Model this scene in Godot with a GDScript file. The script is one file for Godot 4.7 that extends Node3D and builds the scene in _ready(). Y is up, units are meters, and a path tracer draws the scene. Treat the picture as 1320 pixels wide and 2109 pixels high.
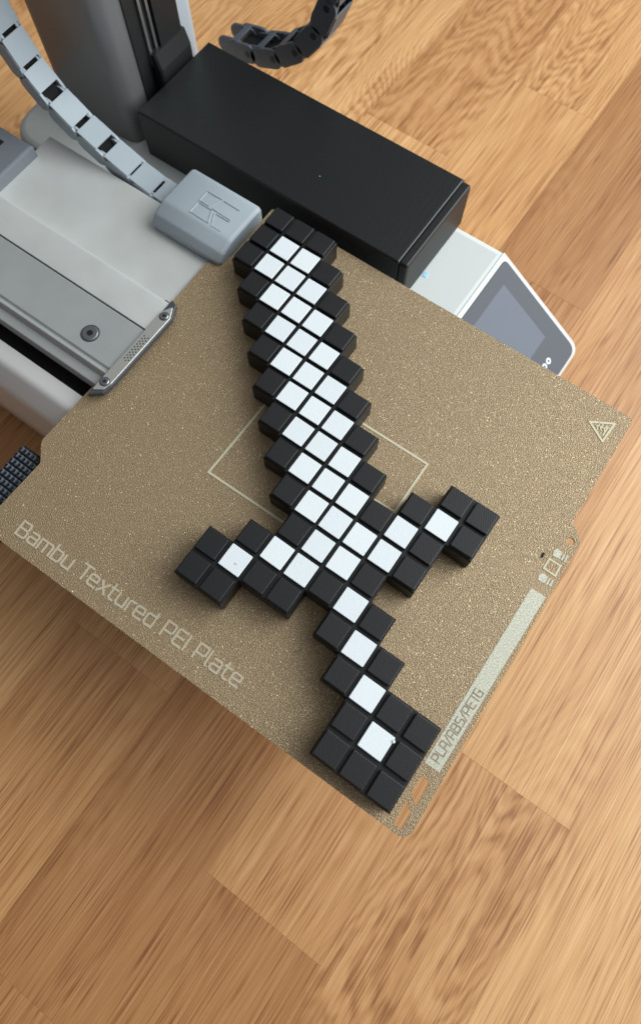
extends Node3D

const C := 0.0105          # one square of the pixel sword, in metres
const PLATE := 8.5         # top of the build plate above the floor, in squares
const TILE := 9.696        # top of the sword's tiles

var M := {}
var used := {}
var glyphs := {}


func _ready() -> void:
	# ---- camera (a phone held above the plate, lens shifted as in the picture)
	var cam := Camera3D.new()
	cam.name = "camera"
	add_child(cam)
	cam.projection = Camera3D.PROJECTION_FRUSTUM
	cam.keep_aspect = Camera3D.KEEP_HEIGHT
	var right := Vector3(0.817006, -0.003758, -0.576617)
	var up := Vector3(-0.542259, 0.335071, -0.770508)
	var back := Vector3(0.196103, 0.942185, 0.271717)
	cam.transform = Transform3D(Basis(right, up, back), V(12.8442, 14.9722, 33.2168))
	var att := CameraAttributesPhysical.new()
	att.frustum_near = 0.01
	att.frustum_far = 20.0
	att.frustum_focal_length = 16.7
	att.frustum_focus_distance = 0.262
	att.exposure_aperture = 9.0
	cam.attributes = att
	cam.projection = Camera3D.PROJECTION_FRUSTUM
	cam.near = 0.01
	cam.far = 20.0
	cam.size = 2109.0 / 1468.6 * cam.near
	cam.frustum_offset = Vector2(0.0, -90.5 / 1468.6 * cam.near)

	# ---- surroundings: pale room light from all sides, one window to the right
	var env := Environment.new()
	env.background_mode = Environment.BG_COLOR
	env.background_color = Color(0.12, 0.123, 0.128).linear_to_srgb()
	env.tonemap_mode = Environment.TONE_MAPPER_LINEAR
	env.tonemap_exposure = 1.0
	env.sdfgi_enabled = true
	env.ssao_enabled = true
	env.ssil_enabled = true
	var we := WorldEnvironment.new()
	we.name = "surroundings"
	we.environment = env
	add_child(we)
	var win := AreaLight3D.new()
	win.name = "window_light"
	win.area_size = Vector2(1.6, 1.4)
	win.area_normalize_energy = true
	win.light_energy = 4.3
	win.light_color = Color(0.965, 0.995, 1.0)
	win.area_range = 12.0
	win.shadow_enabled = true
	add_child(win)
	win.look_at_from_position(Vector3(1.0, 0.98, -0.78), Vector3(0.08, 0.05, 0.08))

	var ceiling := AreaLight3D.new()  # weak overhead fill, added for light bounced off the unseen ceiling
	ceiling.name = "ceiling_bounce_light"
	ceiling.area_size = Vector2(2.6, 2.6)
	ceiling.area_normalize_energy = true
	ceiling.light_energy = 1.0
	ceiling.light_color = Color(0.985, 0.995, 1.0)
	ceiling.area_range = 12.0
	ceiling.shadow_enabled = true
	add_child(ceiling)
	ceiling.look_at_from_position(Vector3(0.7, 2.3, -0.6), Vector3(0.7, 0.0, -0.6), Vector3.RIGHT)

	materials()
	floor_boards()
	printer()
	black_box()
	build_plate()
	sword()
	textured_strip()
	grey_chain()
	dark_chain()
	crumb()


# ------------------------------------------------------------------ helpers

func V(u: float, v: float, h: float) -> Vector3:
	return Vector3(u * C, h * C, v * C)


func tag(o: Node, label := "", category := "", group := "", kind := "") -> Node:
	if label: o.set_meta("label", label)
	if category: o.set_meta("category", category)
	if group: o.set_meta("group", group)
	if kind: o.set_meta("kind", kind)
	return o


func thing(called: String, at: Vector3, label: String, category: String) -> Node3D:
	var o := Node3D.new()
	o.name = called
	o.position = at
	add_child(o)
	tag(o, label, category)
	return o


func numbered(called: String, parent: Node) -> String:
	var key := "%d/%s" % [parent.get_instance_id(), called]
	var n: int = used.get(key, 0)
	used[key] = n + 1
	return called if n == 0 else "%s_%03d" % [called, n]


func put(called: String, mesh: Mesh, mat: Material, parent: Node, xf := Transform3D()) -> MeshInstance3D:
	var o := MeshInstance3D.new()
	o.name = numbered(called, parent)
	o.mesh = mesh
	o.material_override = mat
	o.transform = xf
	parent.add_child(o, true)
	return o


# a part whose mesh was built in world coordinates, under a thing that stands at «origin»
func part(called: String, mesh: Mesh, mat: Material, parent: Node, origin: Vector3) -> MeshInstance3D:
	return put(called, mesh, mat, parent, Transform3D(Basis(), -origin))


func tri(st: SurfaceTool, a: Vector3, b: Vector3, c: Vector3, n: Vector3) -> void:
	if (a - c).cross(a - b).dot(n) < 0.0:
		var t := b
		b = c
		c = t
	st.add_vertex(a)
	st.add_vertex(b)
	st.add_vertex(c)


func quad(st: SurfaceTool, a: Vector3, b: Vector3, c: Vector3, d: Vector3, n: Vector3) -> void:
	tri(st, a, b, c, n)
	tri(st, a, c, d, n)


func start() -> SurfaceTool:
	var st := SurfaceTool.new()
	st.begin(Mesh.PRIMITIVE_TRIANGLES)
	return st


func done(st: SurfaceTool) -> ArrayMesh:
	st.generate_normals()
	return st.commit()


func inset(o: PackedVector2Array, d: float) -> PackedVector2Array:
	if absf(d) < 1e-9:
		return o
	var area := 0.0
	for i in o.size():
		area += o[i].cross(o[(i + 1) % o.size()])
	var s := signf(area)
	var r := PackedVector2Array()
	for i in o.size():
		var e0 := (o[i] - o[posmod(i - 1, o.size())]).normalized()
		var e1 := (o[(i + 1) % o.size()] - o[i]).normalized()
		var n0 := Vector2(-e0.y, e0.x) * s
		var n1 := Vector2(-e1.y, e1.x) * s
		var m := (n0 + n1).normalized()
		r.append(o[i] + m * d / maxf(0.3, m.dot(n0)))
	return r


# outline in the frame's XY, rings = [(inset, z)...] from the low end to the high end
func loft(st: SurfaceTool, outline: PackedVector2Array, rings: Array, fr := Transform3D(), smooth := false, caps := 3) -> void:
	var rows: Array = []
	for r in rings:
		rows.append(inset(outline, r.x))
	var area := 0.0
	for i in outline.size():
		area += outline[i].cross(outline[(i + 1) % outline.size()])
	st.set_smooth_group(1 if smooth else -1)
	for k in rings.size() - 1:
		for i in outline.size():
			var j := (i + 1) % outline.size()
			var e: Vector2 = outline[j] - outline[i]
			var nn := Vector2(e.y, -e.x) * signf(area)
			var rise: float = rings[k + 1].y - rings[k].y
			var n3 := Vector3(nn.x, nn.y, 0).normalized() * absf(rise) + Vector3(0, 0, (rings[k + 1].x - rings[k].x) * (1.0 if rise >= 0 else 1.0))
			if n3.length() < 1e-12:
				n3 = Vector3(nn.x, nn.y, 0)
			var a: Vector2 = rows[k][i]
			var b: Vector2 = rows[k][j]
			var c: Vector2 = rows[k + 1][j]
			var d: Vector2 = rows[k + 1][i]
			quad(st, fr * Vector3(a.x, a.y, rings[k].y), fr * Vector3(b.x, b.y, rings[k].y), fr * Vector3(c.x, c.y, rings[k + 1].y), fr * Vector3(d.x, d.y, rings[k + 1].y), fr.basis * n3)
	for end in 2:
		if not (caps & (1 << end)):
			continue
		st.set_smooth_group(-1 if not smooth else 2 + end)
		var row: PackedVector2Array = rows[0] if end == 0 else rows[-1]
		var z: float = rings[0].y if end == 0 else rings[-1].y
		var idx := Geometry2D.triangulate_polygon(row)
		for t in idx.size() / 3:
			var p: Vector2 = row[idx[t * 3]]
			var q: Vector2 = row[idx[t * 3 + 1]]
			var w: Vector2 = row[idx[t * 3 + 2]]
			tri(st, fr * Vector3(p.x, p.y, z), fr * Vector3(q.x, q.y, z), fr * Vector3(w.x, w.y, z), fr.basis * Vector3(0, 0, -1 if end == 0 else 1))


func pts(a: Array) -> PackedVector2Array:
	var r := PackedVector2Array()
	for p in a:
		r.append(Vector2(p[0], p[1]))
	return r


# corners [x, y, radius] to an outline with round corners
func round_poly(a: Array, steps := 5) -> PackedVector2Array:
	var r := PackedVector2Array()
	for i in a.size():
		var p := Vector2(a[i][0], a[i][1])
		var rad: float = a[i][2] if a[i].size() > 2 else 0.0
		if rad <= 0.0:
			r.append(p)
			continue
		var p0 := Vector2(a[posmod(i - 1, a.size())][0], a[posmod(i - 1, a.size())][1])
		var p1 := Vector2(a[(i + 1) % a.size()][0], a[(i + 1) % a.size()][1])
		var d0 := (p0 - p).normalized()
		var d1 := (p1 - p).normalized()
		var ang := acos(clampf(d0.dot(d1), -1, 1))
		var t := rad / tan(ang / 2.0)
		var s := p + d0 * t
		var e := p + d1 * t
		for k in steps + 1:
			var f := float(k) / steps
			r.append(s.lerp(p, f).lerp(p.lerp(e, f), f))
	return r


func rect(u0: float, v0: float, u1: float, v1: float, rad := 0.0, steps := 5) -> PackedVector2Array:
	return round_poly([[u0, v0, rad], [u1, v0, rad], [u1, v1, rad], [u0, v1, rad]], steps)


func circle(r: float, n := 20, at := Vector2.ZERO) -> PackedVector2Array:
	var o := PackedVector2Array()
	for i in n:
		o.append(at + Vector2.from_angle(TAU * i / n) * r)
	return o


# frames: plan = outline in (u, v), extruded up; along_u = outline in (v, h), extruded along +u
func plan() -> Transform3D:
	return Transform3D(Basis(Vector3(C, 0, 0), Vector3(0, 0, C), Vector3(0, C, 0)), Vector3.ZERO)


func along_u() -> Transform3D:
	return Transform3D(Basis(Vector3(0, 0, C), Vector3(0, C, 0), Vector3(C, 0, 0)), Vector3.ZERO)


func along_v() -> Transform3D:
	return Transform3D(Basis(Vector3(C, 0, 0), Vector3(0, C, 0), Vector3(0, 0, C)), Vector3.ZERO)


func solid(outline: PackedVector2Array, rings: Array, fr: Transform3D, smooth := false) -> ArrayMesh:
	var st := start()
	loft(st, outline, rings, fr, smooth)
	return done(st)


func block(u0: float, v0: float, h0: float, u1: float, v1: float, h1: float, ch := 0.06, rad := 0.0) -> ArrayMesh:
	return solid(rect(u0, v0, u1, v1, rad), [Vector2(ch, h0), Vector2(0, h0 + ch), Vector2(0, h1 - ch), Vector2(ch * 0.3, h1 - ch * 0.3), Vector2(ch, h1)], plan())


# a flat stroke along a polyline in the plate's plane
func stroke(st: SurfaceTool, line: Array, w: float, h0: float, h1: float, step := 0.0) -> void:
	for i in line.size() - 1:
		var a: Vector2 = line[i]
		var b: Vector2 = line[i + 1]
		var d := (b - a).normalized()
		var n := Vector2(-d.y, d.x) * w * 0.5
		a -= d * w * 0.42
		b += d * w * 0.42
		var lift := 0.003 * (i % 4) + step
		loft(st, PackedVector2Array([a - n, b - n, b + n, a + n]), [Vector2(0, h0), Vector2(0, h1 + lift)], plan(), false, 2)


# ---------------------------------------------------------------- materials

func S(r: float, g: float, b: float) -> Color:
	return Color(r / 255.0, g / 255.0, b / 255.0)


func mat(key: String, albedo: Color, rough: float, metal := 0.0, spec := 0.5) -> StandardMaterial3D:
	var m := StandardMaterial3D.new()
	m.resource_name = key
	m.albedo_color = albedo
	m.roughness = rough
	m.metallic = metal
	m.metallic_specular = spec
	M[key] = m
	return m


func noise_tex(seed_: int, size: int, freq: float, octaves: int, ramp: Gradient, normal := false, bump := 4.0, type := FastNoiseLite.TYPE_SIMPLEX_SMOOTH) -> NoiseTexture2D:
	var n := FastNoiseLite.new()
	n.seed = seed_
	n.noise_type = type
	n.frequency = freq
	n.fractal_type = FastNoiseLite.FRACTAL_FBM if octaves > 1 else FastNoiseLite.FRACTAL_NONE
	n.fractal_octaves = octaves
	var t := NoiseTexture2D.new()
	t.width = size
	t.height = size
	t.seamless = true
	t.noise = n
	t.as_normal_map = normal
	t.bump_strength = bump
	if ramp:
		t.color_ramp = ramp
	return t


func ramp(stops: Array) -> Gradient:
	var g := Gradient.new()
	var o := PackedFloat32Array()
	var c := PackedColorArray()
	for s in stops:
		o.append(s[0])
		c.append(s[1])
	g.offsets = o
	g.colors = c
	return g


func tripl(m: StandardMaterial3D, scale: float) -> void:
	m.uv1_triplanar = true
	m.uv1_world_triplanar = true
	m.uv1_scale = Vector3.ONE * scale


func lines_image(seed_: int, count: int, amp: float, slant: int) -> ImageTexture:
	var n := FastNoiseLite.new()
	n.seed = seed_
	n.frequency = 0.08
	var bytes := PackedByteArray()
	bytes.resize(256 * 256)
	for y in 256:
		for x in 256:
			var w := n.get_noise_2d(x * 0.6, y * 0.6)
			var s := sin(TAU * (x * count + y * slant) / 256.0 + w * 1.2) * 0.5
			bytes[y * 256 + x] = int(clampf(128 + (s * amp + w * 0.5) * 110, 0, 255))
	return ImageTexture.create_from_image(Image.create_from_data(256, 256, false, Image.FORMAT_L8, bytes))


func materials() -> void:
	# printed plastics
	var m := mat("black_plastic", S(20, 21, 23), 0.5)
	m.heightmap_enabled = true
	m.heightmap_texture = lines_image(3, 24, 1.0, 9)
	m.heightmap_scale = 0.004
	tripl(m, 50.0)
	m = mat("black_plastic_warm", S(22, 22, 23), 0.48)
	m.heightmap_enabled = true
	m.heightmap_texture = lines_image(5, 22, 1.0, -11)
	m.heightmap_scale = 0.004
	tripl(m, 50.0)
	m = mat("black_body", S(14, 15, 16), 0.5)
	m.heightmap_enabled = true
	m.heightmap_texture = lines_image(4, 0, 1.0, 36)
	m.heightmap_scale = 0.003
	tripl(m, 50.0)
	m = mat("white_plastic", S(236, 241, 244), 0.42)
	m.heightmap_enabled = true
	m.heightmap_texture = lines_image(7, 20, 0.7, 20)
	m.heightmap_scale = 0.007
	tripl(m, 45.0)
	m = mat("white_plastic_b", S(232, 237, 241), 0.46)
	m.heightmap_enabled = true
	m.heightmap_texture = lines_image(8, 20, 0.7, -20)
	m.heightmap_scale = 0.007
	tripl(m, 45.0)
	mat("nick", S(186, 188, 192), 0.6)

	# textured gold sheet and its etched marks
	m = mat("gold_sheet", S(255, 255, 255), 0.44, 0.35)
	m.albedo_texture = noise_tex(11, 1024, 0.27, 2, ramp([[0.0, S(114, 94, 69)], [0.3, S(145, 122, 92)], [0.5, S(161, 138, 107)], [0.68, S(177, 153, 121)], [0.8, S(200, 178, 144)], [1.0, S(238, 222, 192)]]))  # coating grain; the brightest stops also paint sparkle into the colour
	m.normal_enabled = true
	m.normal_texture = noise_tex(12, 1024, 0.24, 2, null, true, 5.0)
	m.normal_scale = 0.45
	tripl(m, 7.5)
	mat("flake", S(200, 180, 146), 0.52, 0.65)
	m = mat("etched", S(255, 255, 255), 0.55, 0.2)
	m.albedo_texture = noise_tex(13, 512, 0.3, 2, ramp([[0.0, S(150, 146, 126)], [0.4, S(190, 187, 168)], [0.6, S(208, 205, 188)], [1.0, S(245, 242, 226)]]))
	tripl(m, 10.0)
	mat("etched_line", S(212, 203, 176), 0.55, 0.1)
	mat("etched_text", S(194, 182, 158), 0.55, 0.1)
	mat("etched_print", S(150, 132, 110), 0.6, 0.1)

	# printer
	m = mat("silver", S(216, 217, 214), 0.4, 0.3)
	m.albedo_texture = noise_tex(21, 512, 0.01, 3, ramp([[0.0, S(242, 242, 242)], [1.0, S(255, 255, 255)]]))
	tripl(m, 8.0)
	m = mat("rail_silver", S(178, 180, 179), 0.4, 0.3)
	m.albedo_texture = noise_tex(23, 512, 0.01, 3, ramp([[0.0, S(242, 242, 242)], [1.0, S(255, 255, 255)]]))
	tripl(m, 8.0)
	mat("cap_metal", S(196, 194, 188), 0.38, 0.6)
	mat("bezel", S(66, 68, 72), 0.5)
	mat("steel", S(150, 152, 154), 0.3, 0.8)
	mat("hole", S(14, 14, 14), 0.8)
	mat("white_shell", S(222, 219, 216), 0.45)
	mat("deck_white", S(214, 217, 214), 0.5)
	mat("column_grey", S(140, 139, 140), 0.34, 0.3)
	mat("column_lit_grey", S(188, 196, 204), 0.45)  # column's grey lightened to paint in the window's light
	mat("rail_black", S(30, 31, 32), 0.45)
	mat("motor_grey", S(112, 116, 122), 0.5)
	mat("slot_black", S(8, 8, 9), 0.9)
	mat("glass_dark", S(86, 89, 95), 0.2, 0.0, 0.25)
	mat("display_dark", S(108, 112, 124), 0.22, 0.0, 0.25)
	mat("print_white", S(236, 238, 240), 0.6)
	mat("lamp_blue", S(170, 222, 245), 0.4)
	mat("chain_grey", S(162, 171, 178), 0.48)
	mat("chain_dark", S(86, 92, 100), 0.45)
	mat("rubber", S(72, 78, 88), 0.6)

	# the long black box: smooth satin plastic with faint drag lines
	m = mat("box_black", S(26, 28, 28), 0.4)
	m.heightmap_enabled = true
	m.heightmap_texture = lines_image(9, 16, 0.5, 0)
	m.heightmap_scale = 0.004
	tripl(m, 20.0)


# a strip of laminate: grain runs along y, 60 mm x 420 mm
func wood(seed_: int, style: int) -> ImageTexture:
	var w := 224
	var h := 1152
	var a := FastNoiseLite.new()
	a.seed = seed_
	a.frequency = 1.0
	a.fractal_type = FastNoiseLite.FRACTAL_NONE
	var b := FastNoiseLite.new()
	b.seed = seed_ + 50
	b.frequency = 1.0
	b.noise_type = FastNoiseLite.TYPE_PERLIN
	b.fractal_type = FastNoiseLite.FRACTAL_NONE
	var rng := RandomNumberGenerator.new()
	rng.seed = seed_
	var xc := rng.randf_range(18, 46)
	var bytes := PackedByteArray()
	bytes.resize(w * h * 3)
	var light := Vector3(238, 190, 137)
	var mid := Vector3(213, 160, 106)
	var dark := Vector3(162, 109, 68)
	for y in h:
		var ym := y * 420.0 / h
		var bend := a.get_noise_2d(3.0, ym * 0.006) * 14.0
		for x in w:
			var xm := x * 60.0 / w
			var low := a.get_noise_2d(xm * 0.035 + 9.0, ym * 0.006)
			var r: float
			if style == 1:
				var dx := xm - xc - bend * 0.5
				r = ym * 0.05 + dx * dx * 0.0065 * (0.5 + 0.5 * sin(ym * 0.012 + seed_)) + low * 2.6 + a.get_noise_2d(xm * 0.3, ym * 0.08) * 0.22
			else:
				r = (xm + bend) * 0.16 + low * 3.0 + ym * 0.0015
			var s := absf(r - floorf(r) - 0.5) * 2.0
			s = s * s * (3.0 - 2.0 * s)
			var fine := b.get_noise_2d(xm * 1.7, ym * 0.013)
			var mid_streak := b.get_noise_2d(xm * 0.5 + 90.3, ym * 0.006)
			var pore := b.get_noise_2d(xm * 1.5 + 40.2, ym * 0.035 + 7.0)
			var wave := a.get_noise_2d(xm * 0.10 + 30.0, ym * 0.012)
			var t := 0.56 + (0.36 if style == 1 else 0.10) * (s - 0.5) + 0.36 * fine + 0.20 * mid_streak + 0.10 * low + 0.06 * wave
			if pore > 0.25:
				t -= (pore - 0.25) * 0.9
			elif pore < -0.3:
				t += (-0.3 - pore) * 0.6
			t = clampf(t, 0.0, 1.0)
			var c: Vector3 = dark.lerp(mid, t * 2.0) if t < 0.5 else mid.lerp(light, t * 2.0 - 1.0)
			var at := (y * w + x) * 3
			bytes[at] = int(c.x)
			bytes[at + 1] = int(c.y)
			bytes[at + 2] = int(c.z)
	return ImageTexture.create_from_image(Image.create_from_data(w, h, false, Image.FORMAT_RGB8, bytes))


# -------------------------------------------------------------------- floor

func floor_boards() -> void:
	var root := Node3D.new()
	root.name = "floor"
	add_child(root)
	tag(root, "golden brown laminate floor of narrow wooden strips", "", "", "structure")
	put("subfloor", block(-46, -56, -1.2, 46, 50, -0.12), mat("subfloor", S(120, 80, 50), 0.9), root)
	var tex := [wood(1, 0), wood(2, 1), wood(3, 0), wood(4, 1), wood(5, 0), wood(6, 1)]
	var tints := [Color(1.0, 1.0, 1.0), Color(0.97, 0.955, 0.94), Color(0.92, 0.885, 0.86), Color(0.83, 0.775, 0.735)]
	var mats := []
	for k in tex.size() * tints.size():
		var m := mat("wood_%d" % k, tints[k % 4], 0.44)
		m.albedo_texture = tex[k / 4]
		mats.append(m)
	var rng := RandomNumberGenerator.new()
	rng.seed = 77
	var wide := 5.7
	for s in range(-8, 8):
		var u0 := 0.9 + wide * s
		var end: float = {3: 12.55, 2: 22.5, -1: -14.7, 1: 30.0, 0: 18.0, 4: -4.0, -2: 9.0}.get(s, rng.randf_range(-20.0, 20.0))
		var k0 := -3
		for k in range(-2, 3):
			var v1 := end + 40.0 * k
			var v0 := v1 - 40.0
			if v1 < -56 or v0 > 50:
				continue
			v0 = maxf(v0, -56.0)
			v1 = minf(v1, 50.0)
			var choice := rng.randi_range(0, 5)
			var tone: int = [0, 0, 1, 1, 2, 2][rng.randi_range(0, 5)]
			if s == 3: choice = 0 if k == 0 else 1; tone = 0 if k == 0 else 2
			if s == 2: choice = 2 if k == 0 else 4; tone = 2 if k == 0 else 3  # darker tones here paint the plate's shadow into this strip
			if s == 1: choice = 4; tone = 3  # own dark tone, deepened to stand for shade on the left
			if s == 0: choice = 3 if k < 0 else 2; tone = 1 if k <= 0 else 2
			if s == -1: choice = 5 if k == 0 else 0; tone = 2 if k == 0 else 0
			if s == 4: choice = 2; tone = 0
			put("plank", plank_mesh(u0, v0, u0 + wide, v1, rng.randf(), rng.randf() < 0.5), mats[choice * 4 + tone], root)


func plank_mesh(u0: float, v0: float, u1: float, v1: float, shift: float, flip: bool) -> ArrayMesh:
	var st := start()
	st.set_smooth_group(-1)
	var g := 0.002
	var b := 0.008
	var drop := 0.006
	var o := [Vector2(u0 + g, v0 + g), Vector2(u1 - g, v0 + g), Vector2(u1 - g, v1 - g), Vector2(u0 + g, v1 - g)]
	var i := [Vector2(u0 + b, v0 + b), Vector2(u1 - b, v0 + b), Vector2(u1 - b, v1 - b), Vector2(u0 + b, v1 - b)]
	var uv := func(p: Vector2) -> void:
		var x := (p.x - u0) / (u1 - u0)
		var y := clampf((v1 - p.y) / 40.0, 0.001, 0.999)
		st.set_uv(Vector2(1.0 - x if flip else x, 1.0 - y if shift > 0.5 else y))
	var add := func(a: Vector2, ha: float, b2: Vector2, hb: float, c: Vector2, hc: float) -> void:
		var p := V(a.x, a.y, ha)
		var q := V(b2.x, b2.y, hb)
		var r := V(c.x, c.y, hc)
		if (p - r).cross(p - q).y < 0.0:
			uv.call(a); st.add_vertex(p)
			uv.call(c); st.add_vertex(r)
			uv.call(b2); st.add_vertex(q)
		else:
			uv.call(a); st.add_vertex(p)
			uv.call(b2); st.add_vertex(q)
			uv.call(c); st.add_vertex(r)
	add.call(i[0], 0.0, i[1], 0.0, i[2], 0.0)
	add.call(i[0], 0.0, i[2], 0.0, i[3], 0.0)
	for k in 4:
		var j := (k + 1) % 4
		add.call(o[k], -drop, o[j], -drop, i[j], 0.0)
		add.call(o[k], -drop, i[j], 0.0, i[k], 0.0)
	return done(st)


# ------------------------------------------------------------------ printer

func printer() -> void:
	var at := V(-3, 2, 0)
	var t := thing("desktop_printer", at, "grey and white desktop 3D printer with tilted touch screen and tall rear column", "printer")
	# chassis under the moving bed and the deck that carries column and screen
	part("chassis", block(-14.4, 2.5, 0.1, 11.0, 10.1, 7.9, 0.2, 0.6), M.slot_black, t, at)
	part("deck", solid(round_poly([[-15.0, -5.8, 0.8], [8.3, -5.8, 0], [8.3, 2.0, 0], [-15.0, 2.0, 1.9]], 7), [Vector2(0.1, 0.1), Vector2(0, 0.3), Vector2(0, 6.2), Vector2(0.06, 6.42), Vector2(0.2, 6.55), Vector2(0.4, 6.6)], plan(), true), M.deck_white, t, at)
	screen_unit(t, at)
	# side shell: rounded white cover along the chassis
	part("side_shell", solid(round_poly([[10.62, 0.1, 0], [10.62, 8.15, 0.1], [11.35, 8.15, 0.5], [12.1, 7.4, 0.7], [12.3, 5.2, 1.0], [12.05, 0.1, 0]], 6), [Vector2(0.2, -17.0), Vector2(0, -16.8), Vector2(0, 11.0)], along_u(), true), M.white_shell, t, at)
	part("belt_slot", block(-17, 10.0, 6.8, 10.8, 10.62, 7.6, 0.02), M.slot_black, t, at)
	# silver cover: a pale sheet with a crease, and a greyer rail cover with a stepped edge
	part("metal_cover", block(-11.2, 1.9, 7.95, -1.1, 5.9, 8.33, 0.05), M.silver, t, at)
	part("raised_cover", solid(round_poly([[5.72, 8.25, 0], [5.76, 9.02, 0.16], [7.225, 9.02, 0.03], [7.225, 8.25, 0]], 6), [Vector2(0, -10.78), Vector2(0, -0.98)], along_u(), true), M.silver, t, at)
	part("rail_cover", solid(round_poly([[7.28, 8.3, 0], [7.28, 9.0, 0.03], [9.3, 9.0, 0.04], [9.36, 8.9, 0.02], [9.42, 8.92, 0.03], [9.55, 9.08, 0.08], [9.66, 8.86, 0.06], [9.7, 8.78, 0.03], [10.08, 8.76, 0.05], [10.14, 8.3, 0]], 5), [Vector2(0, -10.78), Vector2(0, -0.98)], along_u()), M.rail_silver, t, at)
	part("cover_core", block(-10.6, 6.0, 7.7, -1.3, 10.0, 8.6, 0.05), M.slot_black, t, at)
	# end cap: bright plate on a grey bezel
	var cap_o := [[-1.0, 5.62, 0.0], [-0.72, 5.7, 0.06], [-0.455, 6.3, 0.1], [-0.49, 9.86, 0.1], [-0.56, 10.24, 0.06], [-1.0, 10.62, 0.0]]
	part("end_cap", solid(round_poly(cap_o, 3), [Vector2(0, 8.8), Vector2(0, 9.02), Vector2(0.03, 9.05)], plan()), M.bezel, t, at)
	var face := round_poly([[-0.975, 6.28, 0.05], [-0.74, 5.86, 0.05], [-0.50, 6.34, 0.08], [-0.53, 9.8, 0.08], [-0.62, 10.14, 0.06], [-0.975, 10.38, 0.05], [-0.98, 9.7, 0.2], [-0.98, 6.62, 0.2]], 3)
	var fc := part("cap_plate", solid(face, [Vector2(0, 9.02), Vector2(0, 9.085), Vector2(0.015, 9.1)], plan()), M.cap_metal, t, at)
	screw(t, at, Vector2(-0.745, 6.39), 9.1, 0.2)
	screw(t, at, Vector2(-0.78, 9.86), 9.1, 0.2)
	screw(t, at, Vector2(-2.66, 8.59), 9.0, 0.38)
	var st := start()
	for r in 9:
		for c in 3:
			loft(st, circle(0.03, 8, Vector2(-0.82 + c * 0.095, 7.5 + r * 0.145 + (0.07 if c % 2 else 0.0))), [Vector2(0, 9.09), Vector2(0, 9.104)], plan(), false, 2)
	tag(part("vent_holes", done(st), M.hole, t, at), "", "", "", "stuff")
	# small marks on the silver cover
	var mk := start()
	loft(mk, rect(-1.62, 5.5, -1.4, 5.56), [Vector2(0, 8.32), Vector2(0, 8.345)], plan(), false, 2)
	part("clip_mark", done(mk), M.bezel, t, at)
	# rear bracket, grey
	part("rear_bracket", block(-13.0, 3.05, 5.0, -10.86, 9.5, 8.95, 0.1), M.motor_grey, t, at)
	part("bracket_slot", block(-12.9, 3.6, 8.9, -12.0, 9.2, 8.97, 0.01), M.hole, t, at)
	# heat bed under the gold plate
	part("heat_bed", block(0.4, 0.2, 7.95, 15.4, 15.3, 8.39, 0.08, 0.4), M.slot_black, t, at)
	column(t, at)


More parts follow.
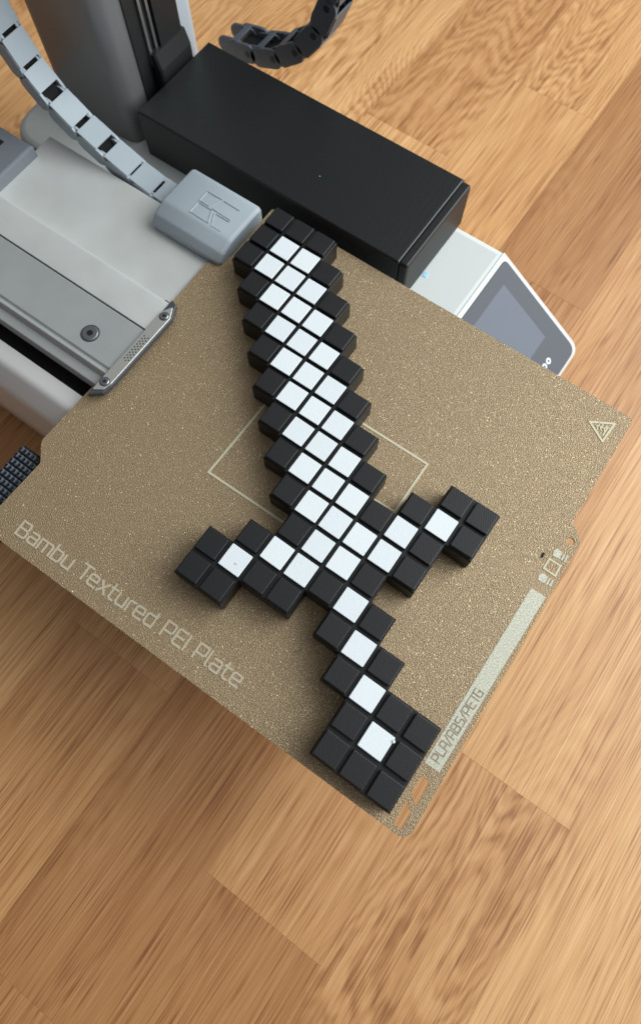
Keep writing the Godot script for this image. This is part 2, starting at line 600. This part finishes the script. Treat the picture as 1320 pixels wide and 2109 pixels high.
func screen_unit(t: Node3D, at: Vector3) -> void:
	# plan outline with rounded front corners, top slopes to the front
	var o := PackedVector2Array()
	o.append(Vector2(8.1, -5.8))
	for p in round_poly([[13.12, -5.8, 0.55], [13.12, 2.4, 0.55]], 6):
		o.append(p)
	o = round_poly([[8.1, -5.8, 0], [13.12, -5.8, 0.5], [13.12, 2.4, 0.5], [8.1, 2.4, 0]], 6)
	var high := func(u: float) -> float: return 6.6 - 0.69 * maxf(0.0, u - 8.1)
	var st := start()
	st.set_smooth_group(1)
	var steps := [Vector2(0.1, -1.0), Vector2(0, -0.5), Vector2(0, 0.22), Vector2(0.07, 0.07), Vector2(0.2, 0.0)]
	var rows := []
	for s in steps:
		rows.append(inset(o, s.x))
	for k in steps.size() - 1:
		for i in o.size():
			var j := (i + 1) % o.size()
			var e := o[j] - o[i]
			if absf(o[i].x - 8.1) < 0.01 and absf(o[j].x - 8.1) < 0.01:
				continue
			var q := []
			for p in [[k, i], [k, j], [k + 1, j], [k + 1, i]]:
				var w: Vector2 = rows[p[0]][p[1]]
				if absf(o[p[1]].x - 8.1) < 0.01:
					w.x = 8.1
				var h: float = high.call(w.x) - steps[p[0]].y if p[0] > 1 else (0.1 if p[0] == 0 else 0.4)
				q.append(V(w.x, w.y, h))
			quad(st, q[0], q[1], q[2], q[3], Vector3(e.y, 0.0001, -e.x))
	st.set_smooth_group(3)
	var top: PackedVector2Array = rows[-1]
	for i in top.size():
		if absf(o[i].x - 8.1) < 0.01:
			top[i].x = 8.1
	var idx := Geometry2D.triangulate_polygon(top)
	for n in idx.size() / 3:
		var a := top[idx[n * 3]]
		var b := top[idx[n * 3 + 1]]
		var c := top[idx[n * 3 + 2]]
		tri(st, V(a.x, a.y, high.call(a.x)), V(b.x, b.y, high.call(b.x)), V(c.x, c.y, high.call(c.x)), Vector3.UP)
	part("screen_housing", done(st), M.deck_white, t, at)
	# frame of the sloping face: x along v, y down the slope
	var down := Vector3(1, -0.69, 0).normalized()
	var n := Vector3(0.69, 1, 0).normalized()
	var fr := Transform3D(Basis(Vector3(0, 0, 1) * C, down * C, n * C), V(8.1, 0, 6.6))
	var k := 1.215
	var glass := round_poly([[-5.48, 0.19 * k, 0.25], [1.9, 0.19 * k, 0.25], [1.9, 4.9 * k, 0.4], [-5.48, 4.9 * k, 0.5]], 6)
	var g := part("screen_glass", solid(glass, [Vector2(0, -0.02), Vector2(0, 0.02), Vector2(0.03, 0.035)], fr), M.glass_dark, t, at)
	put("display", solid(pts([[-4.57, 0.73 * k], [0.6, 0.73 * k], [0.6, 3.45 * k], [-4.57, 3.45 * k]]), [Vector2(0, 0.03), Vector2(0, 0.039)], fr), M.display_dark, g)
	# the end of the maker's name: round letters running along v
	var st2 := start()
	for q in [[-3.88, 0.15], [-3.52, 0.15], [-3.14, 0.15], [-2.76, 0.15]]:
		var ring := circle(0.155, 14, Vector2(q[0], 4.17 * k))
		for i in ring.size():
			var a2 := ring[i]
			var b2 := ring[(i + 1) % ring.size()]
			var c0 := Vector2(q[0], 4.17 * k)
			loft(st2, PackedVector2Array([a2, b2, c0.lerp(b2, 0.42), c0.lerp(a2, 0.42)]), [Vector2(0, 0.03), Vector2(0, 0.042)], fr, false, 2)
	put("lettering", done(st2), M.print_white, g)
	part("status_light", block(5.78, -2.83, 6.55, 5.98, -2.55, 6.62, 0.01, 0.05), M.lamp_blue, t, at)


func screw(t: Node3D, at: Vector3, where: Vector2, h: float, r: float) -> void:
	var st := start()
	loft(st, circle(r, 20, where), [Vector2(0, h - 0.02), Vector2(0, h + 0.01)], plan(), false, 2)
	var ring := part("screw", done(st), M.bezel, t, at)
	var s2 := start()
	loft(s2, circle(r * 0.86, 20, where), [Vector2(0, h), Vector2(0, h + 0.03), Vector2(r * 0.12, h + 0.05)], plan(), false, 2)
	put("screw_head", done(s2), M.steel, ring)
	var s3 := start()
	loft(s3, circle(r * 0.36, 6, where), [Vector2(0, h + 0.03), Vector2(0, h + 0.054)], plan(), false, 2)
	put("socket", done(s3), M.hole, ring)


func column(t: Node3D, at: Vector3) -> void:
	part("column", solid(round_poly([[-13.3, -0.6, 0.5], [-9.0, -0.95, 0.7], [-9.0, -5.0, 0], [-13.3, -5.0, 0.5]], 8), [Vector2(0.06, 6.6), Vector2(0, 6.7), Vector2(0, 33.0)], plan(), true), M.column_grey, t, at)
	part("column_lit_end", solid(round_poly([[-12.6, -5.0, 0], [-9.1, -5.0, 0.1], [-9.1, -6.2, 0.5], [-12.6, -6.2, 0.5]], 6), [Vector2(0, 6.6), Vector2(0, 33.0)], plan(), true), M.column_lit_grey, t, at)  # window-lit end of the column, its light put into the colour
	part("rail_face", block(-9.1, -4.9, 6.62, -8.93, -2.2, 33.0, 0.02), M.rail_black, t, at)
	for v in [-2.95, -3.35]:
		part("rail", block(-8.95, v - 0.07, 9.6, -8.82, v + 0.07, 33.0, 0.02), M.steel, t, at)
	part("rail_cover", block(-8.95, -4.85, 9.3, -8.7, -3.5, 33.0, 0.06), M.rail_black, t, at)
	part("rail_block", solid(round_poly([[-8.95, 6.62], [-8.4, 6.62], [-8.4, 9.6], [-8.62, 10.3], [-8.95, 10.3]]), [Vector2(0.06, -5.0), Vector2(0, -4.9), Vector2(0, -3.0), Vector2(0.06, -2.9)], along_v()), M.rail_black, t, at)


func black_box() -> void:
	var at := V(-1.4, -3.4, 6.6)
	var t := thing("black_box", at, "long matte black box lying on the printer's white deck beside the gold plate", "box")
	part("body", solid(pts([[-8.28, -5.95], [5.36, -5.95], [5.36, -0.9], [-8.28, -0.9]]), [Vector2(0, 6.62), Vector2(0, 9.03), Vector2(0.025, 9.07), Vector2(0.07, 9.1)], plan(), false), M.box_black, t, at)
	part("end_panel", solid(round_poly([[-5.9, 6.63, 0], [-5.9, 9.07, 0.15], [-0.93, 9.07, 0.15], [-0.93, 6.63, 0]], 4), [Vector2(0, 5.4), Vector2(0, 5.66), Vector2(0.03, 5.72), Vector2(0.1, 5.75)], along_u(), false), M.black_body, t, at)
	var st := start()
	for p in [[0.3, -2.6]]:
		loft(st, circle(0.025, 6, Vector2(p[0], p[1])), [Vector2(0, 9.095), Vector2(0, 9.108)], plan(), false, 2)
	tag(part("lint_specks", done(st), M.nick, t, at), "", "", "", "stuff")


# -------------------------------------------------------------- build plate

func build_plate() -> void:
	var at := V(8, 8, 8.45)
	var t := thing("build_plate", at, "gold textured steel sheet with etched lettering lying under the black and white sword", "build plate")
	var o := round_poly([[-0.96, 16.64, 0.25], [-0.87, 13.62, 0.2], [-1.44, 12.95, 0.3], [-1.24, 5.24, 0], [-1.29, 3.2, 0.35], [-0.82, 2.9, 0.1], [-0.64, 2.4, 0.1], [-0.67, -0.5, 0.1], [16.2, -0.52, 0.22], [16.25, 4.29, 0.1], [16.84, 4.85, 0.2], [16.98, 16.36, 0.4]], 5)
	var sheet := CSGPolygon3D.new()
	sheet.name = "sheet"
	var face := PackedVector2Array()
	for p in o:
		face.append((p - Vector2(8, 8)) * C)
	sheet.polygon = face
	sheet.depth = 0.0010501
	sheet.position.y = 0.05 * C - 0.0010501
	sheet.material = M.gold_sheet
	sheet.rotation.x = PI / 2
	t.add_child(sheet)
	var holes := [round_poly([[16.34, 14.5, 0.06], [16.66, 14.5, 0.1], [16.68, 15.42, 0.06], [16.33, 15.08, 0.05]], 3), round_poly([[16.33, 15.3, 0.04], [16.66, 15.66, 0.05], [16.66, 16.17, 0.06], [16.36, 16.17, 0.04]], 3), circle(0.145, 16, Vector2(16.53, 5.0))]
	for h in holes:
		var cut := CSGPolygon3D.new()
		cut.name = "cutter"
		var f := PackedVector2Array()
		for p in h:
			f.append((p - Vector2(8, 8)) * C)
		cut.polygon = f
		cut.depth = 0.004
		cut.position.z = 0.001
		cut.operation = CSGShape3D.OPERATION_SUBTRACTION
		cut.material = M.gold_sheet
		sheet.add_child(cut, true)
	flakes(t, at, o)
	glyph_table()
	var top := 8.512
	# maker's line along the front edge
	put_text(t, at, "title_lettering", "Bambu Textured PEI Plate", Vector2(0.22, 16.12), Vector2(9.9, 15.76), 0.53, 0.075, M.etched_text, top)
	# silver band with its print
	var st := start()
	loft(st, pts([[16.21, 7.25], [16.77, 7.25], [16.74, 14.1], [16.2, 14.1]]), [Vector2(0, 8.49), Vector2(0, 8.508)], plan(), false, 2)
	var band := part("silver_band", done(st), M.etched, t, at)
	put_text(band, Vector3.ZERO, "band_lettering", "PLA/ABS/PETG", Vector2(16.60, 13.88), Vector2(16.66, 11.2), 0.3, 0.035, M.etched_print, 8.514)
	# rectangle in the middle
	var sq := start()
	stroke(sq, [Vector2(4.44, 10.34), Vector2(4.53, 5.5), Vector2(10.83, 5.46), Vector2(10.86, 10.26), Vector2(4.44, 10.34)], 0.085, 8.49, top)
	stroke(sq, [Vector2(9.7, 7.71), Vector2(10.85, 7.67)], 0.06, 8.49, top)
	part("centre_mark", done(sq), M.etched_line, t, at)
	# hot-surface sign
	var tr := start()
	stroke(tr, [Vector2(14.9, 0.52), Vector2(15.70, 0.06), Vector2(15.66, 0.96), Vector2(14.9, 0.52)], 0.075, 8.49, top)
	for k in 3:
		var a := Vector2(15.22 + k * 0.13, 0.36 - k * 0.03)
		stroke(tr, [a, a + Vector2(0.03, 0.08), a + Vector2(-0.02, 0.16), a + Vector2(0.05, 0.26)], 0.04, 8.49, top)
	stroke(tr, [Vector2(15.56, 0.33), Vector2(15.56, 0.72)], 0.05, 8.49, top)
	part("hot_surface_mark", done(tr), M.etched_line, t, at)
	# two glue sticks and a sheet
	for y in [5.67, 6.72]:
		var gl := start()
		loft(gl, round_poly([[16.2, y - 0.03], [16.27, y - 0.17, 0.02], [16.50, y - 0.13], [16.51, y + 0.12], [16.26, y + 0.15, 0.02]], 2), [Vector2(0, 8.49), Vector2(0, 8.511)], plan(), false, 2)
		stroke(gl, [Vector2(16.575, y - 0.1), Vector2(16.585, y + 0.1)], 0.06, 8.49, top)
		stroke(gl, [Vector2(16.69, y - 0.13), Vector2(16.70, y + 0.09)], 0.06, 8.49, top)
		part("glue_mark", done(gl), M.etched, t, at)
	var rc := start()
	stroke(rc, [Vector2(16.22, 5.99), Vector2(16.66, 5.99), Vector2(16.68, 6.41), Vector2(16.22, 6.4), Vector2(16.22, 5.99)], 0.06, 8.49, top)
	part("sheet_mark", done(rc), M.etched_line, t, at)


# mica flakes in the coating: tiny tilted mirrors that glint where the light falls right
func flakes(t: Node3D, at: Vector3, o: PackedVector2Array) -> void:
	var st := start()
	var r := 0.015
	st.set_smooth_group(-1)
	quad(st, V(-r, -r, 0), V(r, -r * 0.7, 0), V(r * 0.8, r, 0), V(-r * 0.6, r, 0), Vector3.UP)
	var mm := MultiMesh.new()
	mm.transform_format = MultiMesh.TRANSFORM_3D
	mm.mesh = done(st)
	var rng := RandomNumberGenerator.new()
	rng.seed = 31
	var spots: Array[Transform3D] = []
	for k in 30000:
		var p := Vector2(rng.randf_range(-1.4, 17.0), rng.randf_range(-0.5, 16.5))
		var size := rng.randf_range(0.5, 1.5)
		var b := Basis(Vector3.UP, rng.randf() * TAU) * Basis(Vector3.RIGHT, rng.randfn(0.0, 0.24))
		if not Geometry2D.is_point_in_polygon(p, o) or (p.x > 16.15 and p.y > 4.8):
			continue
		spots.append(Transform3D(b.scaled(Vector3.ONE * size), V(p.x, p.y, PLATE + 0.006) - at))
	mm.instance_count = spots.size()
	for k in spots.size():
		mm.set_instance_transform(k, spots[k])
	var n := MultiMeshInstance3D.new()
	n.name = "coating_flakes"
	n.multimesh = mm
	n.material_override = M.flake
	t.add_child(n)
	tag(n, "", "", "", "stuff")


func glyph_table() -> void:
	# [advance, strokes...] each stroke a flat x, y list, cap height 1
	glyphs = {
		" ": [0.45],
		"B": [0.85, [0, 0, 0, 1, 0.5, 1, 0.6, 0.9, 0.6, 0.62, 0.5, 0.53, 0, 0.53], [0.5, 0.53, 0.65, 0.42, 0.65, 0.1, 0.55, 0, 0, 0]],
		"a": [0.76, [0.05, 0.72, 0.45, 0.72, 0.55, 0.62, 0.55, 0, 0.1, 0, 0, 0.09, 0, 0.3, 0.1, 0.39, 0.55, 0.39]],
		"m": [1.06, [0, 0, 0, 0.72, 0.75, 0.72, 0.86, 0.62, 0.86, 0], [0.43, 0, 0.43, 0.72]],
		"b": [0.76, [0, 1, 0, 0, 0.45, 0, 0.55, 0.1, 0.55, 0.62, 0.45, 0.72, 0, 0.72]],
		"u": [0.76, [0, 0.72, 0, 0.1, 0.1, 0, 0.55, 0], [0.55, 0, 0.55, 0.72]],
		"T": [0.72, [0, 1, 0.64, 1], [0.32, 1, 0.32, 0]],
		"e": [0.76, [0.55, 0, 0.1, 0, 0, 0.1, 0, 0.62, 0.1, 0.72, 0.45, 0.72, 0.55, 0.62, 0.55, 0.36, 0, 0.36]],
		"x": [0.72, [0, 0, 0.52, 0.72], [0, 0.72, 0.52, 0]],
		"t": [0.58, [0.1, 1, 0.1, 0.1, 0.2, 0, 0.4, 0], [-0.02, 0.72, 0.4, 0.72]],
		"r": [0.52, [0, 0, 0, 0.62, 0.1, 0.72, 0.36, 0.72]],
		"d": [0.76, [0.55, 1, 0.55, 0, 0.1, 0, 0, 0.1, 0, 0.62, 0.1, 0.72, 0.55, 0.72]],
		"P": [0.82, [0, 0, 0, 1, 0.52, 1, 0.62, 0.9, 0.62, 0.5, 0.52, 0.4, 0, 0.4]],
		"E": [0.76, [0.56, 0, 0.08, 0, 0, 0.08, 0, 0.92, 0.08, 1, 0.56, 1], [0, 0.52, 0.5, 0.52]],
		"I": [0.22, [0, 0, 0, 1]],
		"l": [0.3, [0, 1, 0, 0.08, 0.08, 0]],
		"L": [0.74, [0, 1, 0, 0.08, 0.08, 0, 0.55, 0]],
		"A": [0.82, [0, 0, 0, 0.9, 0.1, 1, 0.5, 1, 0.6, 0.9, 0.6, 0], [0, 0.42, 0.6, 0.42]],
		"S": [0.8, [0, 0, 0.5, 0, 0.6, 0.1, 0.6, 0.42, 0.5, 0.52, 0.1, 0.52, 0, 0.62, 0, 0.9, 0.1, 1, 0.58, 1]],
		"G": [0.8, [0.6, 0.92, 0.52, 1, 0.1, 1, 0, 0.9, 0, 0.1, 0.1, 0, 0.6, 0, 0.6, 0.5, 0.34, 0.5]],
		"/": [0.55, [-0.05, -0.08, 0.38, 1.06]],
	}


func put_text(parent: Node, at: Vector3, called: String, text: String, p0: Vector2, p1: Vector2, cap: float, w: float, m: Material, top: float) -> void:
	var total := 0.0
	for ch in text:
		total += glyphs[ch][0]
	total -= glyphs[text[-1]][0] - 0.6
	var dir := (p1 - p0) / total
	var upd := Vector2(dir.y, -dir.x).normalized() * cap
	var st := start()
	var x := 0.0
	for ch in text:
		var g: Array = glyphs[ch]
		for k in range(1, g.size()):
			var line := []
			for i in g[k].size() / 2:
				line.append(p0 + dir * (x + g[k][i * 2]) + upd * g[k][i * 2 + 1])
			stroke(st, line, w, 8.49, top, 0.0016 * k)
		x += g[0]
	part(called, done(st), m, parent, at)


# -------------------------------------------------------------------- sword

func cells() -> Dictionary:
	var c := {}
	for k in range(1, 15):
		c[Vector2i(k, k)] = "w"
	for k in range(1, 10):
		c[Vector2i(k + 1, k)] = "w"
		c[Vector2i(k, k + 1)] = "w"
	for k in range(0, 9):
		c[Vector2i(k + 2, k)] = "b"
		c[Vector2i(k, k + 2)] = "b"
	for p in [[0, 0], [1, 0], [10, 11], [11, 12], [12, 13], [13, 14], [13, 15], [14, 15]]:
		c[Vector2i(p[0], p[1])] = "b"
		c[Vector2i(p[1], p[0])] = "b"
	c[Vector2i(15, 15)] = "b"
	for p in [[8, 11], [9, 11], [7, 12]]:
		c[Vector2i(p[0], p[1])] = "w"
		c[Vector2i(p[1], p[0])] = "w"
	for p in [[7, 11], [8, 12], [9, 12], [6, 12], [6, 13], [7, 13]]:
		c[Vector2i(p[0], p[1])] = "b"
		c[Vector2i(p[1], p[0])] = "b"
	return c


func outline_of(c: Dictionary) -> PackedVector2Array:
	# boundary edges with the filled square on the left hand, chained into one loop
	var next := {}
	for p in c:
		var x: int = p.x
		var y: int = p.y
		if not c.has(Vector2i(x, y - 1)): next[Vector2i(x, y)] = Vector2i(x + 1, y)
		if not c.has(Vector2i(x + 1, y)): next[Vector2i(x + 1, y)] = Vector2i(x + 1, y + 1)
		if not c.has(Vector2i(x, y + 1)): next[Vector2i(x + 1, y + 1)] = Vector2i(x, y + 1)
		if not c.has(Vector2i(x - 1, y)): next[Vector2i(x, y + 1)] = Vector2i(x, y)
	var first: Vector2i = next.keys()[0]
	var loop: Array[Vector2i] = []
	var at := first
	while loop.size() < 500:
		loop.append(at)
		at = next[at]
		if at == first:
			break
	var r := PackedVector2Array()
	for i in loop.size():
		var a := loop[posmod(i - 1, loop.size())]
		var b := loop[i]
		var d := loop[(i + 1) % loop.size()]
		if (b - a) != (d - b):
			r.append(Vector2(b))
	return r


func sword() -> void:
	var at := V(8, 8, 8.5)
	var t := thing("pixel_sword", at, "black and white toy sword made of square blocks lying on the gold plate", "toy sword")
	var c := cells()
	var base := TILE - 0.16
	var bs := start()
	loft(bs, outline_of(c), [Vector2(0.045, 8.503), Vector2(0.015, 8.56), Vector2(0.015, base - 0.05), Vector2(0.05, base)], plan())
	for p in c:
		if c[p] == "w":
			loft(bs, rect(p.x + 0.062, p.y + 0.062, p.x + 0.938, p.y + 0.938), [Vector2(0, base), Vector2(0, TILE - 0.06), Vector2(0.025, TILE - 0.035)], plan(), false, 2)
	part("body", done(bs), M.black_body, t, at)
	var caps := []
	for k in 3:
		var a: float = [0.424, 0.428, 0.42][k]
		caps.append(solid(rect(-a, -a, a, a, 0.03, 2), [Vector2(0.0, -0.036), Vector2(0.0, -0.012), Vector2(0.015, 0.0)], plan()))
	var shapes := []
	for k in 4:
		var a: float = [0.428, 0.432, 0.425, 0.43][k]
		shapes.append(solid(rect(-a, -a, a, a, 0.05, 3), [Vector2(0.0, base - TILE - 0.02), Vector2(0.0, -0.035), Vector2(0.012, -0.01), Vector2(0.035, 0.0)], plan()))
	var rng := RandomNumberGenerator.new()
	rng.seed = 4
	var keys := c.keys()
	keys.sort_custom(func(a, b): return a.y * 20 + a.x < b.y * 20 + b.x)
	for p in keys:
		var white: bool = c[p] == "w"
		var pos := V(p.x + 0.5 + rng.randf_range(-0.006, 0.006), p.y + 0.5 + rng.randf_range(-0.006, 0.006), TILE + rng.randf_range(-0.008, 0.004)) - at
		var turn := Basis(Vector3.UP, rng.randf_range(-0.012, 0.012)) * Basis(Vector3.RIGHT, rng.randf_range(-0.006, 0.006)) * Basis(Vector3.FORWARD, rng.randf_range(-0.006, 0.006))
		var m: Material = (M.white_plastic if rng.randf() < 0.5 else M.white_plastic_b) if white else (M.black_plastic if rng.randf() < 0.6 else M.black_plastic_warm)
		var o := put("white_tile" if white else "black_tile", (caps[rng.randi_range(0, 2)] if white else shapes[rng.randi_range(0, 3)]), m, t, Transform3D(turn, pos))
		if p == Vector2i(7, 12):
			put("nick", solid(round_poly([[-0.07, -0.03, 0.02], [0.05, -0.04, 0.02], [0.08, 0.02, 0.02], [-0.02, 0.04, 0.02]], 2), [Vector2(0, -0.01), Vector2(0.01, 0.006)], plan()), M.nick, o, Transform3D(Basis(), V(0.08, 0.1, 0)))
		if p == Vector2i(14, 14):
			put("stray_blob", solid(circle(0.06, 8), [Vector2(0.02, -0.06), Vector2(0, 0.0), Vector2(0.03, 0.04)], plan()), M.white_plastic, o, Transform3D(Basis(), V(0.43, -0.3, 0)))


# ------------------------------------------------------------- textured strip

func textured_strip() -> void:
	var at := V(-1.5, 15, 8.0)
	var t := thing("textured_strip", at, "dark grey strip of small rounded studs poking out under the plate's left edge", "strip")
	part("backing", block(-2.1, 13.42, 7.98, -0.2, 17.1, 8.12, 0.04, 0.08), M.hole, t, at)
	var shape := solid(rect(-0.085, -0.11, 0.085, 0.11, 0.06, 3), [Vector2(0, 0), Vector2(0, 0.09), Vector2(0.02, 0.13), Vector2(0.055, 0.15)], plan(), true)
	for r in 13:
		for k in 5:
			put("stud", shape, M.rubber, t, Transform3D(Basis(), V(-1.16 - k * 0.205, 13.6 + r * 0.268, 8.11) - at))


# -------------------------------------------------------------------- chains

func obround(x0: float, x1: float, r: float) -> PackedVector2Array:
	var o := PackedVector2Array()
	for i in 9:
		o.append(Vector2(x1, 0) + Vector2.from_angle(-PI / 2 + PI * i / 8) * r)
	for i in 9:
		o.append(Vector2(x0, 0) + Vector2.from_angle(PI / 2 + PI * i / 8) * r)
	return o


func link_meshes(top_cover: bool, x1 := 0.52) -> Array:
	var st := start()
	for s in [-1, 1]:
		# outer half plate and inner half plate, one on each side
		var f := Transform3D(Basis(Vector3(C, 0, 0), Vector3(0, C, 0), Vector3(0, 0, C)), Vector3(0, 0, s * 0.53 * C))
		loft(st, obround(-0.16, 0.62, 0.40), [Vector2(0.02, -0.07), Vector2(0, -0.05), Vector2(0, 0.05), Vector2(0.02, 0.07)], f)
		var f2 := Transform3D(f.basis, Vector3(0, 0, s * 0.41 * C))
		loft(st, obround(-0.66, 0.0, 0.38), [Vector2(0, -0.048), Vector2(0, 0.048)], f2)
	var fr := along_v()
	if top_cover:
		loft(st, rect(-0.60, 0.36, x1, 0.445), [Vector2(0.012, -0.565), Vector2(0, -0.55), Vector2(0, 0.55), Vector2(0.012, 0.565)], fr)
	else:
		loft(st, rect(-0.12, 0.34, 0.12, 0.42), [Vector2(0, -0.55), Vector2(0, 0.55)], fr)
	loft(st, rect(-0.5, -0.43, 0.5, -0.36), [Vector2(0, -0.5), Vector2(0, 0.5)], fr)
	var pin := start()
	for s in [-1, 1]:
		var f3 := Transform3D(fr.basis, Vector3(0, 0, s * 0.6 * C))
		loft(pin, circle(0.13, 14, Vector2(0.62, 0)), [Vector2(0.0, -0.012), Vector2(0, 0.012)], f3)
	return [done(st), done(pin)]


func chain_links(t: Node3D, at: Vector3, path: Array, v: float, size: float, drop: float, m: Material, pm: Material, cover: bool) -> void:
	var ends := [0.52, 0.4, 0.6, 0.55, 0.32, 0.6, 0.42, 0.67, 0.54, 0.6]
	for i in path.size():
		var shapes := link_meshes(cover, ends[i % 10])
		var p: Vector2 = path[i]
		var a: Vector2 = path[maxi(i - 1, 0)]
		var b: Vector2 = path[mini(i + 1, path.size() - 1)]
		var d := (b - a).normalized()
		var basis := Basis(Vector3(d.x, d.y, 0), Vector3(-d.y, d.x, 0), Vector3(0, 0, 1)).scaled(Vector3.ONE * size)
		var off := Vector2(-d.y, d.x) * -drop * size
		var l := put("link", shapes[0], m, t, Transform3D(basis, V(p.x + off.x, v, p.y + off.y) - at))
		put("pin", shapes[1], pm, l)
	var st := start()
	for i in path.size() - 1:
		var p: Vector2 = path[i]
		var q: Vector2 = path[i + 1]
		var d := (q - p).normalized()
		var n := Vector2(-d.y, d.x)
		var o := PackedVector2Array([p - n * (drop + 0.15) * size, q - n * (drop + 0.15) * size, q - n * (drop - 0.12) * size, p - n * (drop - 0.12) * size])
		loft(st, o, [Vector2(0, v - 0.34 * size), Vector2(0, v + 0.34 * size)], along_v())
	part("cable", done(st), M.slot_black, t, at)  # black ribbon added inside so the gaps between links stay dark


func grey_chain() -> void:
	var at := V(-4.2, 1.2, 7.9)
	var t := thing("cable_chain", at, "light grey cable chain arching over the silver cover to a rounded connector", "cable chain")
	var path := [Vector2(-12.05, 16.2), Vector2(-12.1, 14.8), Vector2(-11.95, 13.4), Vector2(-11.55, 12.1), Vector2(-10.93, 10.95), Vector2(-9.92, 10.0), Vector2(-8.67, 9.34), Vector2(-7.37, 8.77), Vector2(-6.12, 8.33), Vector2(-4.85, 8.15)]
	chain_links(t, at, path, 1.2, 0.98, 0.42, M.chain_grey, M.chain_grey, true)
	# connector with the emblem cut into its top
	var prof := round_poly([[0.08, 7.7, 0], [0.08, 9.25, 0.35], [2.2, 9.25, 0.6], [2.8, 9.02, 0.3], [3.1, 8.7, 0.2], [3.02, 8.2, 0]], 8)
	var con := part("connector_cover", solid(prof, [Vector2(0.12, -4.28), Vector2(0.035, -4.24), Vector2(0, -4.16), Vector2(0, -0.86), Vector2(0.05, -0.75), Vector2(0.14, -0.68)], along_u(), true), M.chain_grey, t, at)
	var st := start()
	var P := func(a: Array) -> Array:
		var r := []
		for i in a.size() / 2:
			r.append(Vector2(a[i * 2], a[i * 2 + 1]))
		return r
	for a in [[-2.96, 0.82, -2.23, 0.82], [-2.97, 0.86, -2.95, 1.36, -2.45, 1.38, -2.25, 0.93], [-2.08, 0.82, -1.31, 0.84], [-2.93, 1.47, -2.93, 2.03, -1.98, 2.06], [-2.93, 1.46, -2.22, 1.47, -1.99, 2.0], [-2.26, 1.40, -1.32, 1.43], [-2.05, 1.53, -1.77, 2.08, -1.32, 2.09], [-1.95, 1.52, -1.31, 1.52]]:
		var line: Array = P.call(a)
		for i in line.size() - 1:
			var p: Vector2 = line[i]
			var q: Vector2 = line[i + 1]
			var d := (q - p).normalized() * 0.02
			var n := Vector2(-d.y, d.x) * 1.0
			var hp := emblem_height(p.y)
			var hq := emblem_height(q.y)
			for side in [-1, 1]:
				pass
			ridge(st, p - d, q + d, 0.06, hp, hq, 0.035)
	put("emblem", done(st), M.chain_grey, con)


func emblem_height(v: float) -> float:
	return 9.247 - maxf(0.0, v - 2.03) * 0.2


func ridge(st: SurfaceTool, a: Vector2, b: Vector2, w: float, ha: float, hb: float, lift: float) -> void:
	var d := (b - a).normalized()
	var n := Vector2(-d.y, d.x) * w * 0.5
	st.set_smooth_group(-1)
	var a0 := V(a.x - n.x, a.y - n.y, ha - 0.01)
	var a1 := V(a.x, a.y, ha + lift)
	var a2 := V(a.x + n.x, a.y + n.y, ha - 0.01)
	var b0 := V(b.x - n.x, b.y - n.y, hb - 0.01)
	var b1 := V(b.x, b.y, hb + lift)
	var b2 := V(b.x + n.x, b.y + n.y, hb - 0.01)
	quad(st, a0, b0, b1, a1, Vector3(-n.x, w, -n.y))
	quad(st, a1, b1, b2, a2, Vector3(n.x, w, n.y))
	tri(st, a0, a1, a2, V(-d.x, -d.y, 0))
	tri(st, b0, b1, b2, V(d.x, d.y, 0))


func dark_chain() -> void:
	var at := V(-6.6, -8.2, 7.0)
	var t := thing("dark_cable_chain", at, "dark grey cable chain standing behind the long black box", "cable chain")
	var path := [Vector2(-8.1, 7.6), Vector2(-6.55, 7.95), Vector2(-5.13, 8.75), Vector2(-3.95, 9.95), Vector2(-3.1, 11.4), Vector2(-2.7, 13.0), Vector2(-2.6, 14.6)]
	chain_links(t, at, path, -8.2, 1.2, 0.0, M.chain_dark, M.rail_black, false)


func crumb() -> void:
	var st := start()
	loft(st, round_poly([[15.93, 5.91, 0.02], [16.0, 5.9, 0.02], [16.01, 6.1, 0.03], [15.96, 6.13, 0.02]], 2), [Vector2(0.01, 8.502), Vector2(0, 8.53), Vector2(0.02, 8.56)], plan())
	var at := V(15.97, 6.0, 8.5)
	var o := put("plastic_scrap", done(st), M.black_plastic, self)
	tag(o, "tiny black plastic scrap on the gold plate beside the etched glue-stick icons", "scrap")
